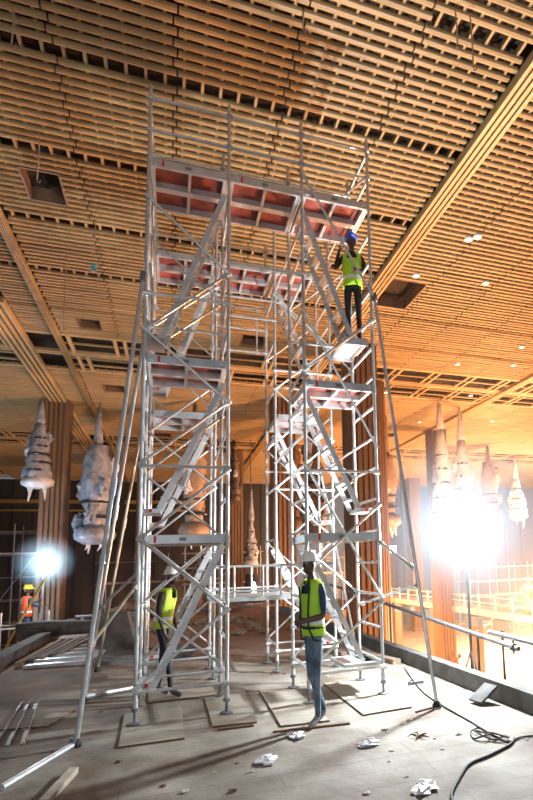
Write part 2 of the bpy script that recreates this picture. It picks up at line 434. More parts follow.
for i in range(3):
    deck(XS[i], XS[i+1], .0, .935, 6.76)
    deck(XS[i], XS[i+1]-(.0 if i < 2 else .25), 2.19, 3.12, 6.78, 0)
deck(L0, L1, 0, .935, 4.17); deck(R0, R1, 0, .935, 4.03)
deck(L0, L1, 2.19, 3.12, 4.08, 0); deck(R0, R1-.2, 2.19, 3.12, 4.14, 0)
deck(L0, L1, 0, .935, 1.99); deck(R0, R1, 0, .935, 1.99)
# bridge between the bays
b = MB()
for y in (1.0, 1.3, 1.6, 1.9): b.box(L1-.1, R0+.1, y, y+.27, 1.22, 1.28)
br_ = b.build('bridge_deck', M['alu2'], S)
for y in (.97, 2.16):
    tubepart('guard_rail', (L1, y, 1.70), (R0, y, 1.70)); tubepart('guard_rail', (L1, y, 1.36), (R0, y, 1.36), .016)
    for x in (1.16, 1.55, 1.80): tubepart('railing_post', (x, y, 1.28), (x, y, 1.70), .013, clamps=False)
# stair ladders
def ladder(x0, z0, x1, z1, ya, yb, land=True):
    b = MB(); sg = 1 if x1 > x0 else -1
    for y in (ya, yb): b.bar((x0, y, z0), (x1, y, z1), .026, .068, up=(0, 0, 1))
    l = b.build('stair_ladder', M['alu2'], S)
    n = 7
    for i in range(n):
        t = (i+.6)/n; x = x0+(x1-x0)*t; z = z0+(z1-z0)*t
        b = MB(); b.box(x-.05, x+.05, ya, yb, z-.012, z+.012); b.build('tread', M['alu'], l)
    b = MB(); b.box(min(x0-sg*.2, x0), max(x0-sg*.2, x0)+.02, ya-.03, yb+.03, z0-.05, z0-.0); b.build('landing_plate', M['alu2'], l)
    b = MB(); b.box(x0-.02-sg*.1, x0+.02-sg*.1, ya-.034, ya-.028, z0-.045, z0-.005); b.build('red_band', M['red'], l)
for ya, yb in ((.25, .66), (2.45, 2.86)):
    ladder(.20, .40, .95, 1.97, ya, yb); ladder(.20, 2.42, .94, 4.06, ya, yb); ladder(.20, 4.62, .95, 6.72, ya, yb)
    ladder(2.75, .40, 2.0, 1.97, ya, yb); ladder(2.75, 2.44, 2.02, 4.02, ya, yb); ladder(2.72, 4.86, 2.02, 6.72, ya, yb)
b = MB(); b.box(2.55, 2.90, .12, .80, 4.79, 4.84); b.box(2.55, 2.91, .12, .15, 4.74, 4.79); b.box(2.55, 2.91, .77, .80, 4.74, 4.79); b.build('step_platform', M['alu2'], S)
b = MB(); b.box(2.45, 2.90, .12, .80, .36, .40); b.build('step_platform', M['alu2'], S)
# outriggers
def outrig(foot, top, m='alu'):
    f_ = V(foot); t_ = V(top); b = MB(); b.tube([f_+V((0, 0, .04)), t_], .024, 8); mid = f_.lerp(t_, .5); d = (t_-f_).normalized(); b.tube([mid-d*.1, mid+d*.1], .031, 8)
    o = b.build('outrigger', M[m], S)
    b = MB(); b.lathe([(.05, 0), (.055, .03), (.03, .08)], 10, c=foot); b.build('rubber_foot', M['rubber'], o)
    b = MB(); b.tube([t_-d*.06, t_+d*.06], .04, 8); b.build('clamp', M['steel'], o)
outrig((-.496, -.512, 0), (-.03, -.02, 5.23)); outrig((-.70, 1.65, 0), (-.04, .95, 4.95)); outrig((-.80, 3.9, 0), (-.04, 3.1, 5.0), 'rust')
outrig((3.257, -.872, 0), (2.97, -.03, 5.40)); outrig((3.8, 3.8, 0), (2.97, 3.1, 3.4))
tubepart('outrigger_strut', (-.41, -.42, .95), (-.02, 0, 1.52), .018, 'rust'); tubepart('outrigger_strut', (-.53, 1.47, 1.22), (-.02, .95, 1.70), .02)
tubepart('outrigger_strut', (3.15, -.57, 1.62), (2.95, -.03, 1.95), .02); tubepart('outrigger_strut', (3.17, -.62, 1.4), (2.97, .9, 1.1), .018)
tubepart('outrigger_strut', (-.66, 1.6, .06), (-.02, 1.95, .05), .028)

# ------------------------------------------------------------------ people
def smat(n, c, c2=None): return mat(n, c, .75, col2=c2, scale=20) if c2 else mat(n, c, .75)
def person(loc, rz, pose, mats, label, vest, helmet, scale=1.0, slim=1.0, name='person'):
    """pose: dict joint -> (x,y,z); the figure faces -Y. mats: shirt, trousers, shoes, sleeve length"""
    J = {'pelvis': (0, 0, .96), 'spine': (0, 0, 1.12), 'chest': (0, 0, 1.32), 'neck': (0, 0, 1.47), 'head': (0, -.01, 1.58),
         'hipL': (.09, 0, .92), 'kneeL': (.10, -.02, .50), 'ankleL': (.10, .02, .09), 'toeL': (.11, -.15, .035),
         'hipR': (-.09, 0, .92), 'kneeR': (-.10, -.02, .50), 'ankleR': (-.10, .02, .09), 'toeR': (-.11, -.15, .035),
         'shL': (.17, 0, 1.41), 'elL': (.22, .02, 1.13), 'wrL': (.23, -.06, .88), 'shR': (-.17, 0, 1.41), 'elR': (-.22, .02, 1.13), 'wrR': (-.23, -.06, .88)}
    J.update(pose)
    rad = {'pelvis': .125, 'spine': .115, 'chest': .13, 'neck': .055, 'head': .05, 'hip': .085, 'knee': .055, 'ankle': .04, 'toe': .035, 'sh': .06, 'el': .042, 'wr': .028}
    vs, rs, ed, seg = [], [], [], []
    idx = {}
    def addv(n, p, r): idx[n] = len(vs); vs.append(V(p)); rs.append(r); return idx[n]
    for k in J: addv(k, J[k], rad[k.rstrip('LR')] if k.rstrip('LR') in rad else .05)
    def E(a, c, mi): ed.append((idx[a], idx[c])); seg.append((idx[a], idx[c], mi))
    E('pelvis', 'spine', 0); E('spine', 'chest', 0); E('chest', 'neck', 0); E('neck', 'head', 2)
    for s in 'LR':
        E('pelvis', 'hip'+s, 1); E('hip'+s, 'knee'+s, 1); E('knee'+s, 'ankle'+s, 1); E('ankle'+s, 'toe'+s, 3)
        E('chest', 'sh'+s, 0); E('sh'+s, 'el'+s, 0); E('el'+s, 'wr'+s, 2 if mats[3] else 0)
        w = V(J['wr'+s]); el = V(J['el'+s]); d = (w-el).normalized()
        side = V((-1 if s == 'L' else 1, 0, 0)); a = (side-d*side.dot(d)).normalized(); nrm = d.cross(a).normalized()
        pm = w+d*.06; addv('pm'+s, pm, .026); E('wr'+s, 'pm'+s, 2)
        for q, (off, ln) in enumerate(((-.027, .060), (-.009, .075), (.010, .070), (.028, .052))):
            k1 = pm+nrm*off+d*.03; k2 = k1+d*ln*.5+a*.008; k3 = k2+d*ln*.35+a*.025
            addv('f%d%s' % (q, s), k1, .009); addv('g%d%s' % (q, s), k2, .008); addv('h%d%s' % (q, s), k3, .007)
            ed.append((idx['pm'+s], idx['f%d%s' % (q, s)])); E('f%d%s' % (q, s), 'g%d%s' % (q, s), 2); E('g%d%s' % (q, s), 'h%d%s' % (q, s), 2)
        t1 = w+d*.03+a*.03-nrm*.02; t2 = t1+d*.03+a*.025; addv('t'+s, t1, .011); addv('u'+s, t2, .008)
        E('wr'+s, 't'+s, 2); E('t'+s, 'u'+s, 2)
    me = bpy.data.meshes.new('skeleton'); me.from_pydata(vs, ed, [])
    ob = bpy.data.objects.new('skeleton', me); COL.objects.link(ob)
    sk = ob.modifiers.new('s', 'SKIN'); sk.use_smooth_shade = True; sk.branch_smoothing = .3
    for i, r in enumerate(rs):
        e_ = me.skin_vertices[0].data[i]; e_.radius = (r, r*.82 if i in (idx['pelvis'], idx['spine'], idx['chest']) else r); e_.use_root = (i == 0)
    su = ob.modifiers.new('u', 'SUBSURF'); su.levels = 1; su.render_levels = 1
    dg = bpy.context.evaluated_depsgraph_get()
    src = bpy.data.meshes.new_from_object(ob.evaluated_get(dg)); bpy.data.objects.remove(ob)
    B = MB(); B.v = [tuple(v.co) for v in src.vertices]
    for p in src.polygons:
        c = p.center; best = 9; bm = 0
        for a, q, mi in seg:
            A = vs[a]; D = vs[q]-A; t = max(0, min(1, (c-A).dot(D)/max(D.length_squared, 1e-9)))
            dd = (c-(A+D*t)).length-.5*(rs[a]+(rs[q]-rs[a])*t)
            if dd < best: best = dd; bm = mi
        if bm == 1 and c.z > .98*J['pelvis'][2]+.02: bm = 0
        if mats[3] and bm == 2 and False: bm = 0
        B.f.append(tuple(p.vertices)); B.mi.append(bm)
    # head, nose, ears, eyes, mouth in the same mesh
    hd = V(J['head'])+V((0, -.015, .07))
    B.blob(hd, .076, .095, .115, 10, 2, 0)
    B.blob(hd+V((0, -.098, -.012)), .013, .018, .022, 6, 2, 0)
    for s in (-1, 1):
        B.blob(hd+V((s*.077, .005, -.005)), .010, .02, .03, 6, 2, 0)
        B.blob(hd+V((s*.03, -.083, .012)), .011, .008, .007, 6, 4, 0)
    B.blob(hd+V((0, -.088, -.052)), .024, .01, .007, 6, 5, 0)
    t = thing(name, loc, label, 'person', None, rz)
    t.scale = (scale*slim, scale*slim, scale)
    body = B.build('body', [mats[0], mats[1], M['skin'], mats[2], M['white'], M['plyedge']], t, True)
    # vest: an open shell following the torso
    if vest:
        ns = 24; rings = []
        for fr, z, rx, ry in ((0, .92, .165, .125), (.2, 1.03, .158, .122), (.3, 1.08, .156, .123), (.45, 1.16, .155, .125), (.62, 1.24, .165, .13), (.8, 1.34, .175, .135), (.95, 1.43, .16, .115), (1, 1.475, .10, .085)):
            pl = V(J['pelvis']); ch = V(J['neck']); t_ = (z-.96)/.51
            c = pl+(ch-pl)*t_; rings.append((c, rx, ry, z))
        b = MB()
        for c, rx, ry, z in rings:
            for k in range(ns):
                a = 2*PI*k/ns; b.v.append((c.x+rx*math.cos(a), c.y+ry*math.sin(a), c.z))
        for i in range(len(rings)-1):
            for k in range(ns):
                a = 2*PI*(k+.5)/ns; fr_ = -math.sin(a)    # 1 = chest side
                if i in (4, 5) and abs(math.cos(a)) > .93: continue       # arm openings
                if i >= 5 and fr_ > .9: continue                          # open neck
                b.f.append((i*ns+k, i*ns+(k+1) % ns, (i+1)*ns+(k+1) % ns, (i+1)*ns+k))
                stripe = (i == 1) or (i >= 3 and .45 < abs(math.cos(a)) < .58)
                b.mi.append(1 if stripe else 0)
        v_ = b.build('safety_vest', [vest, M['refl']], t, True)
        so = v_.modifiers.new('thick', 'SOLIDIFY'); so.thickness = .012; so.offset = 1
    if helmet:
        b = MB(); c = hd+V((0, .008, .045))
        pr = [(.108*math.cos(PI/2*q/6), .095*math.sin(PI/2*q/6)) for q in range(7)]; pr[-1] = (.004, .095)
        b.lathe([(.112, -.012)]+pr, 18, 0, c, 0, 1.15)
        b.lathe([(.118, -.016), (.120, -.008), (.10, -.004)], 18, 0, c, 0, 1.18)
        b.box(c.x-.06, c.x+.06, c.y-.175, c.y-.10, c.z-.018, c.z-.008); b.box(c.x-.012, c.x+.012, c.y-.09, c.y+.09, c.z+.07, c.z+.1)
        b.build('hard_hat', helmet, t, True)
    return t
shirt_blue = smat('navy_shirt', (.03, .05, .11)); jeans = mat('washed_jeans', (.16, .21, .28), .8, col2=(.05, .08, .12), scale=9)
black = smat('black_trousers', (.015, .016, .022)); shirt_dark = smat('dark_shirt', (.05, .03, .035)); shoe = smat('dark_shoes', (.05, .045, .04)); shoe_l = smat('pale_shoes', (.25, .24, .24))
hat_w = mat('white_hard_hat', (.82, .80, .76), .35); hat_b = mat('blue_hard_hat', (.02, .10, .75), .35); hat_y = mat('yellow_hard_hat', (.9, .65, .03), .35)
# man walking in front of the right bay, hands together at the belt, looking to the left
p1 = person((1.79, -.95, 0), math.radians(-62), {'neck': (0, -.01, 1.48), 'head': (0, -.04, 1.58),
    'hipL': (.08, 0, .93), 'kneeL': (.07, -.02, .51), 'ankleL': (.03, .03, .09), 'toeL': (.05, -.14, .035),
    'hipR': (-.08, 0, .93), 'kneeR': (-.10, .03, .52), 'ankleR': (-.05, .22, .12), 'toeR': (-.07, .08, .035),
    'shL': (.18, 0, 1.40), 'elL': (.24, -.03, 1.12), 'wrL': (.08, -.20, 1.08), 'shR': (-.18, 0, 1.40), 'elR': (-.25, .02, 1.13), 'wrR': (-.09, -.18, 1.06)},
    (shirt_blue, jeans, shoe_l, 1), 'man in white hard hat and washed jeans standing before the right stair bay', M['vest'], hat_w, 1.03, .80)
b = MB()
for s in (-1, 1):
    b.tube([(s*.10, -.150, 1.42), (s*.07, -.150, 1.18), (s*.08, -.155, 1.0), (s*.12, -.10, .88), (s*.13, .02, .86)], .012, 6)
b.tube([(.16*math.cos(a), .13*math.sin(a), 1.0) for a in [2*PI*i/16 for i in range(17)]], .018, 6)
b.build('safety_harness', M['rubber'], p1)
# man under the left bay seen from behind, facing right
person((.25, 1.36, 0), math.radians(66), {'pelvis': (0, .0, .95), 'spine': (0, -.01, 1.11), 'chest': (0, -.04, 1.30), 'neck': (0, -.08, 1.44), 'head': (0, -.13, 1.54),
    'kneeL': (.10, .04, .50), 'ankleL': (.10, .10, .09), 'toeL': (.11, -.07, .035), 'kneeR': (-.10, -.14, .52), 'ankleR': (-.10, -.20, .09), 'toeR': (-.11, -.37, .035),
    'shL': (.17, -.05, 1.38), 'elL': (.20, -.06, 1.10), 'wrL': (.19, -.16, .86), 'shR': (-.17, -.05, 1.38), 'elR': (-.20, -.02, 1.11), 'wrR': (-.19, -.12, .87)},
    (shirt_dark, black, shoe, 1), 'man in white hard hat and black trousers seen from behind under the left stair bay', M['vesty'], hat_w, .99, .88)
# man high on the right bay
person((2.80, .42, 4.842), math.radians(-18), {'head': (0, -.05, 1.57), 'kneeL': (.10, .0, .50), 'kneeR': (-.09, -.08, .52), 'ankleR': (-.09, -.02, .09), 'toeR': (-.10, -.18, .035),
    'shL': (.17, 0, 1.41), 'elL': (.23, -.05, 1.16), 'wrL': (.10, -.22, 1.10), 'elR': (-.30, -.05, 1.20), 'wrR': (-.22, -.20, 1.42)},
    (black, black, shoe, 0), 'man in blue hard hat and green vest standing high on the right stair bay', M['vest'], hat_b, .985, .85)

# ------------------------------------------------------------------ flood lights
def flood(loc, base_z, label, lens, size, aim):
    x, y, z = loc
    t = thing('floodlight', (x, y, base_z), label, 'floodlight')
    h = z-base_z
    b = MB(); b.tube([(0, 0, .05), (0, 0, h-size*.5)], .022, 8); b.build('pole', M['steel'], t)
    for k in range(3):
        a = 2*PI*k/3+.4; b = MB(); b.tube([(0, 0, min(.7, h*.5)), (.24*math.cos(a), .24*math.sin(a), .02)], .014, 6); b.build('leg', M['steel'], t)
    a = math.atan2(aim[1]-y, aim[0]-x); d = V((math.cos(a), math.sin(a), 0)); sd = V((-d.y, d.x, 0))
    b = MB(); c = V((0, 0, h))-d*.16
    b.bar(c-d*.05, c+d*.03, size, size*.9); b.build('lamp_head', M['steel'], t)
    b = MB(); c = V((0, 0, h))-d*.11; b.bar(c-d*.015, c+d*.01, size*.92, size*.82); b.build('lens', M[lens], t)
    b = MB(); b.tube([sd*size*.55+V((0, 0, h-size*.5))-d*.16, sd*size*.55+V((0, 0, h))-d*.16], .012, 6); b.tube([-sd*size*.55+V((0, 0, h-size*.5))-d*.16, -sd*size*.55+V((0, 0, h))-d*.16], .012, 6)
    b.tube([-sd*size*.55+V((0, 0, h-size*.5))-d*.16, sd*size*.55+V((0, 0, h-size*.5))-d*.16, ], .012, 6); b.tube([V((0, 0, h-size*.5)), V((0, 0, h-size*.5))-d*.16], .012, 6)
    b.build('bracket', M['steel'], t)
    return t
flood(FLOOD, -.30, 'large glaring white floodlight on a stand outside the right kerb', 'lamp', .42, (0.3, -4))
flood((-3.1, 11.6, 1.98), -.0, 'bright bluish floodlight on a pole at far left before the brown column', 'lamps', .30, (0, -7))

flood((-2.2, 19.0, 2.0), -.35, 'tiny bright lamp left of the scaffold behind the tie poles', 'lamps', .14, (0, -7))
flood((10.6, 18.5, 2.3), -4.5, 'small round lamp between the scaffold and the large glaring floodlight', 'lamps', .4, (0, -7))

t = thing('work_lamp', (4.7, 25.2, -.35), 'grey drum lamp glowing white below the low pointed chandelier', 'lamp')
b = MB(); b.lathe([(.42, 0), (.45, 1.0), (.38, 1.6)], 16); b.build('drum', M['conc'], t)
b = MB(); b.lathe([(.06, 0), (.06, .35)], 8, 0, (0, 0, 1.6)); b.build('lamp_neck', M['steel'], t)
b = MB(); b.blob((0, -.1, .75), .16, .5, .55, 8, 0, .0); b.build('lens', M['lamps'], t)
# scattering volume added to give the big floodlight its glare
hz = MB(); hz.blob((0, 0, 0), 1.9, 1.9, 2.0, 12, 0, 0)
hm = bpy.data.materials.new('glare_haze'); hm.use_nodes = True; nt = hm.node_tree; nt.nodes.clear()
out = nt.nodes.new('ShaderNodeOutputMaterial'); vsn = nt.nodes.new('ShaderNodeVolumeScatter'); tcn = nt.nodes.new('ShaderNodeTexCoord'); vl = nt.nodes.new('ShaderNodeVectorMath'); vl.operation = 'LENGTH'
nt.links.new(tcn.outputs['Object'], vl.inputs[0]); mrn = nt.nodes.new('ShaderNodeMapRange'); mrn.inputs[1].default_value = .1; mrn.inputs[2].default_value = 1.6
mrn.inputs[3].default_value = .045; mrn.inputs[4].default_value = .0; nt.links.new(vl.outputs['Value'], mrn.inputs[0]); nt.links.new(mrn.outputs[0], vsn.inputs['Density'])
vsn.inputs['Color'].default_value = (.62, .84, 1, 1); nt.links.new(vsn.outputs[0], out.inputs['Volume'])
o = tag(hz.build('glare_haze', hm, None, True), 'pale haze added for the glare round the big floodlight', 'haze', kind='stuff'); o.location = (4.41, .30, 2.2)

hz = MB(); hz.blob((0, 0, 0), .9, .9, .9, 10, 0, 0); o = tag(hz.build('glare_haze', hm3 := hm.copy(), None, True), 'small bluish haze added for the glow round the far left floodlight', 'haze', kind='stuff'); o.location = (-3.1, 11.6, 2.0)  # second scattering volume, added for the glow of the left floodlight
for nd in hm3.node_tree.nodes:
    if nd.type == 'MAP_RANGE': nd.inputs[2].default_value = .85; nd.inputs[3].default_value = .22
hm2 = bpy.data.materials.new('thin_haze'); hm2.use_nodes = True; nt = hm2.node_tree; nt.nodes.clear()
out = nt.nodes.new('ShaderNodeOutputMaterial'); v2 = nt.nodes.new('ShaderNodeVolumeScatter'); v2.inputs['Density'].default_value = .006
v2.inputs['Color'].default_value = (.9, .95, 1, 1); nt.links.new(v2.outputs[0], out.inputs['Volume'])
b = MB(); b.box(7.2, 37.5, 4, 43.5, -4.4, 9.0); tag(b.build('hall_haze', hm2), 'thin haze added to wash out the bright right side of the hall', 'haze', kind='stuff')  # volume added to give the right hall its washed-out look

# ------------------------------------------------------------------ wrapped chandeliers
def chandelier(x, y, zt, zb, r, wrap, label, style='cone', tails=3, rx=0):
    t = thing('wrapped_chandelier', (x, y, zb), label, 'chandelier', 'plastic-wrapped chandeliers hanging from the slatted ceiling')
    hb = zt-zb; hs = H-zt; sl = min(hs*.9, 1.9)
    b = MB(); b.tube([(0, 0, hb), (0, 0, hb+hs)], .03, 6); b.build('hanger_rod', M['steel'], t)
    b = MB(); b.lathe([(.16, 0), (.20, .2), (.14, sl*.5), (.09, sl)], 10, 0, (0, 0, hb), .25); b.build('wrapped_stem', M[wrap], t, True)
    pr = []; n = 9
    for q in range(n+1):
        f_ = q/n
        rad = r*(.92-.62*f_**1.1) if style == 'cone' else (1.05-.4*f_)* r*(.95*(1-f_)**.0*(.55+.45*math.sin(PI*min(1, (1-f_)*1.1+.15)))) if style == 'bag' else r*(.85-.45*f_)
        pr.append((rad*(1.08 if q % 2 else .92), hb*(.14+.86*f_)))
    b = MB(); b.lathe(pr, 18, 0, (0, 0, 0), .30); b.build('wrapped_body', M[wrap], t, True)
    nt_ = 5 if style == 'cone' else 4
    for q in range(nt_):
        f_ = (q+.6)/(nt_+1.2); rad = r*(.95-.6*f_)
        b = MB(); b.lathe([(rad*.9, 0), (rad*1.04, .05), (rad*.9, .12)], 18, 0, (0, 0, hb*(.16+.8*f_)), .06); b.build('tier_ring', M['crystal'], t)
    b = MB(); b.lathe([(r*.55, 0), (r*.95, hb*.05), (r, hb*.10), (r*.8, hb*.17)], 20, 0, (0, 0, 0), .06); b.build('bottom_bowl', M['plastw' if wrap == 'plast' and style == 'cone' else wrap], t, True)
    for q in range(7):
        a = random.uniform(0, 6.28); f_ = random.uniform(.2, .85); rad = r*(.9-.5*f_) if style == 'cone' else r*.8
        b = MB(); b.blob((rad*math.cos(a), rad*math.sin(a), hb*f_), r*.28, r*.28, hb*.08, 6, 0, .9); b.build('bunched_plastic', M['plastw'] if q % 3 == 0 else M[wrap], t)
    for q in range(tails):
        a = random.uniform(0, 6.28); rr_ = r*.5; p = V((rr_*math.cos(a), rr_*math.sin(a), hb*.03))
        b = MB(); l = random.uniform(.3, .8)
        b.tube([p, p+V((.04, 0, -l*.5)), p+V((random.uniform(-.1, .1), 0, -l))], .10, 5, 0, .02); b.build('loose_plastic_strip', M['plastw'], t)
    return t
chandelier(-5.0, 19.7, 8.0, 5.25, .63, 'plast', 'grey wrapped chandelier with white disc bottom at far left')
chandelier(-2.78, 19.9, 7.2, 2.85, .84, 'plast', 'bulky grey plastic-wrapped chandelier left of the scaffold guy poles', 'bag')
chandelier(3.74, 26.2, 8.6, 5.4, .45, 'plastb', 'slim dark ribbed chandelier hanging between the two stair bays', 'cone', 0)
chandelier(4.7, 26.0, 4.3, 1.6, .42, 'plast', 'low pale pointed chandelier seen through the middle scaffold bay', 'cone', 0)
chandelier(6.1, 20.8, 8.1, 3.2, .60, 'plastb', 'brown wrapped chandelier behind the left side of the right stair bay', 'bag')
chandelier(6.3, 17.1, 7.7, 2.8, .62, 'plastb', 'brown wrapped chandelier behind the ladders of the right stair bay', 'cone')
chandelier(9.43, 16.0, 6.5, 3.2, .60, 'plasto', 'tan wrapped chandelier with dark bowl just right of the scaffold', 'bag', 6)
chandelier(12.2, 15.9, 7.8, 2.6, .62, 'plastw', 'white wrapped chandelier lost in the glare of the floodlight')
chandelier(13.7, 16.6, 7.5, 2.6, .62, 'plastw', 'pinkish white chandelier just right of the one in the glare')
chandelier(20.0, 24.2, 8.05, 4.2, .75, 'plasto', 'pinkish tan wrapped chandelier right of the glaring floodlight', 'bag')
chandelier(23.9, 26.8, 7.3, 4.4, .72, 'plastw', 'small bright white wrapped chandelier near the right photo edge')
chandelier(1.25, 18.4, 7.1, 2.9, .66, 'plasto', 'tan and grey wrapped chandelier behind the left stair bay', 'bag')

# ------------------------------------------------------------------ things hanging from the ceiling
def wire(x, y, l, label, hook=True):
    t = thing('hanging_wire', (x, y, H-l), label, 'wire')
    b = MB(); b.tube([(0, 0, 0), (.01, 0, l*.5), (0, 0, l)], .012, 5); b.build('strand', M['rust'], t)
    if hook: b = MB(); b.tube([(0, 0, 0), (.03, 0, -.03), (.05, 0, .0), (.05, 0, .03)], .01, 5); b.build('hook', M['steel'], t)
wire(3.9, -1.1, .55, 'thin wire hanging from the ceiling at top right, left one of two')
wire(4.1, -1.15, .85, 'longer thin wire hanging from the ceiling at top right')
wire(-1.75, .77, .55, 'pale wire hanging from the ceiling in the top left corner')
wire(-1.9, 3.1, .9, 'wire hanging beside the dark square ceiling opening at left')
wire(-2.1, 7.0, 1.9, 'long wire hanging left of the turquoise box', True)
wire(1.9, -.45, .3, 'short wire with a hook at the top middle of the ceiling')
t = thing('hanging_box', (-1.24, 5.0, 7.82), 'small turquoise box hanging on a cord from the ceiling at left', 'box')
b = MB(); b.box(-.045, .045, -.04, .04, 0, .12); b.build('case', M['turq'], t)
b = MB(); b.box(-.045, .045, -.041, .041, -.03, 0); b.build('base_cap', M['steel'], t)
b = MB(); b.tube([(0, 0, .12), (0, 0, H-7.82)], .008, 5); b.build('cord', M['rust'], t)
cl = [(436, 345, 10.6, 9.3)]
for x, y in ((6.8, 3.6), (6.95, 3.45), (6.3, 5.5), (8.3, 5.3), (12.0, 8.9), (10.6, 11.1), (12.8, 10.6), (10.2, 18.6), (13.2, 14.6), (9.2, 15.2), (16.8, 18.5), (12.9, 19.6), (17.5, 13.5)):  # glints of light on the ceiling, built as small glowing fittings
    b = MB(); b.lathe([(.10, 0), (.10, -.05), (.075, -.05)], 14, 0, (0, 0, 0)); o = b.build('ceiling_glint', M['white'])
    o.location = (x, y, H+.02); tag(o, 'small round warm glint of light between the slats on the right', 'ceiling glint', 'small ceiling glints on the right')
    b = MB(); b.lathe([(.07, -.052), (.05, -.065)], 14); b.build('lens', M['warmglint'], o)

# ------------------------------------------------------------------ floor things
def sheet(pts, z, label, th=.018, group='plywood sheets under the scaffold feet', name='plywood_sheet'):
    c = sum((V((p[0], p[1], 0)) for p in pts), V())/len(pts)
    b = MB(); n = len(pts); vs = [(p[0]-c.x, p[1]-c.y, zz_) for zz_ in (0, th) for p in pts]
    b.add(vs, [tuple(range(n))[::-1], tuple(range(n, 2*n))], 0)
    b.add(vs, [(i, (i+1) % n, n+(i+1) % n, n+i) for i in range(n)], 1)
    o = b.build(name, [M['ply'], M['plyedge']]); o.location = (c.x, c.y, z); tag(o, label, 'plywood sheet', group); return o
sheet([(-.10, -.76), (.50, -.76), (.50, .55), (-.14, .55)], .001, 'plywood sheet under the front left scaffold foot')
sheet([(.79, -.48), (1.25, -.52), (1.22, .90), (.78, .90)], .001, 'plywood sheet under the second front scaffold foot')
sheet([(1.46, -.80), (1.98, -.84), (1.95, .85), (1.50, .95)], .001, 'plywood sheet beneath the middle of the scaffold behind the standing man')
sheet([(2.38, -.80), (3.0, -.74), (3.0, 1.0), (2.40, 1.0)], .001, 'plywood sheet under the front right scaffold foot')
sheet([(.10, 1.0), (.95, 1.05), (.9, 2.0), (.08, 1.95)], .001, 'plywood sheet under the man below the left stair bay')
sheet([(-1.9, .6), (-.9, .4), (-.7, 1.2), (-1.7, 1.5)], .001, 'loose plywood sheet on the left of the floor near the outrigger', group='loose boards')
def lath(p, q, w, h, label, m='ply', name='timber_strip', cat='timber strip'):
    p = V(p); q = V(q); c = (p+q)/2; b = MB(); b.bar(p-c, q-c, w, h); o = b.build(name, M[m]); o.location = c+V((0, 0, h/2)); return tag(o, label, cat)
lath((.83, -.60, .0), (1.20, -.62, .0), .03, .02, 'short dark strip lying before the second front scaffold foot', 'plyedge')
lath((1.35, -.95, .0), (2.15, -1.02, .0), .03, .02, 'dark strip lying at the feet of the standing man', 'plyedge')
lath((2.95, -.95, .0), (3.2, -.86, .0), .02, .02, 'short dark strip beside the right outrigger foot', 'plyedge')
lath((-.40, -1.30, .0), (-.50, -1.95, .0), .07, .05, 'dusty wooden batten lying in the bottom left corner of the floor', 'rust')
for i, (dx, lab) in enumerate(((-.05, 'left steel angle bar of three lying at the left floor edge'), (.07, 'middle steel angle bar of three lying at the left floor edge'), (.20, 'right steel angle bar of three lying at the left floor edge'))):
    b = MB(); p = V((-1.22+dx, -.15, .003)); q = V((-1.42+dx*.7, 1.75, .003)); c = (p+q)/2
    b.bar(p-c, q-c, .05, .006); b.bar(p-c+V((.025, 0, .025)), q-c+V((.025, 0, .025)), .006, .05); o = b.build('angle_bar', M['steel' if i < 2 else 'rust']); o.location = c; tag(o, lab, 'steel bar')
# loose tube by the outrigger foot running to the corner
b = MB(); b.tube([(0, 0, .03), (-.36, -.95, .03)], .027, 10); o = b.build('loose_tube', M['alu']); o.location = (-.52, -.54, 0); tag(o, 'loose aluminium tube lying from the left outrigger foot to the bottom left corner', 'tube')
b = MB(); b.lathe([(.028, 0), (.03, .1)], 8); o = b.build('tube_end', M['steel'], o)
# stack of aluminium planks
b0 = None
for i in range(5):
    t = bpy.data.objects.new('aluminium_plank', None); COL.objects.link(t)
    tag(t, ('nearest', 'second nearest', 'middle', 'second farthest', 'farthest')[i]+' of the five silver planks lying left of the scaffold', 'plank', 'silver planks lying on the floor')
    y = 5.0+.62*i; t.location = (-1.55+.04*i, y, 0); t.rotation_euler.z = -.08
    b = MB(); b.box(-.55, .55, -.09, .09, .02, .05); b.build('board', M['alu2'], t)
    for s in (-1, 1): b = MB(); b.box(-.55, .55, s*.10-.010, s*.10+.010, 0, .06); b.build('edge_rail', M['alu2'], t)
# planks beside
for i in range(4):
    b = MB(); b.box(-.9, .9, -.10, .10, 0, .06); o = b.build('scaffold_board', M['conc']); o.location = (-.15+.05*i, 4.7+.42*i, .0); o.rotation_euler.z = .10+.03*i
    tag(o, ('nearest', 'second', 'third', 'farthest')[i]+' grey board of the row lying behind the left outriggers', 'board', 'grey boards on the floor')
# leaning concrete board
b = MB(); b.add([(-.42, -.25, 0), (.45, -.25, 0), (.20, .35, .78), (-.30, .35, .78), (-.42, -.20, 0), (.45, -.20, 0), (.20, .40, .78), (-.30, .40, .78)],
                [(0, 1, 2, 3), (7, 6, 5, 4), (0, 4, 5, 1), (1, 5, 6, 2), (2, 6, 7, 3), (3, 7, 4, 0)])
b.add([(.45, -.25, 0), (.50, -.25, 0), (.25, .35, .78), (.20, .35, .78), (.45, -.20, 0), (.50, -.20, 0), (.25, .40, .78), (.20, .40, .78)],
      [(0, 1, 2, 3), (7, 6, 5, 4), (0, 4, 5, 1), (1, 5, 6, 2), (2, 6, 7, 3), (3, 7, 4, 0)], 1)
b.box(-.30, -.24, .4, .46, 0, .72); b.box(.10, .16, .4, .46, 0, .72)
o = b.build('leaning_board', [M['conc'], M['ply']]); o.location = (-.78, 6.7, 0); tag(o, 'grey trapezoid board leaning upright behind the left outriggers', 'board')
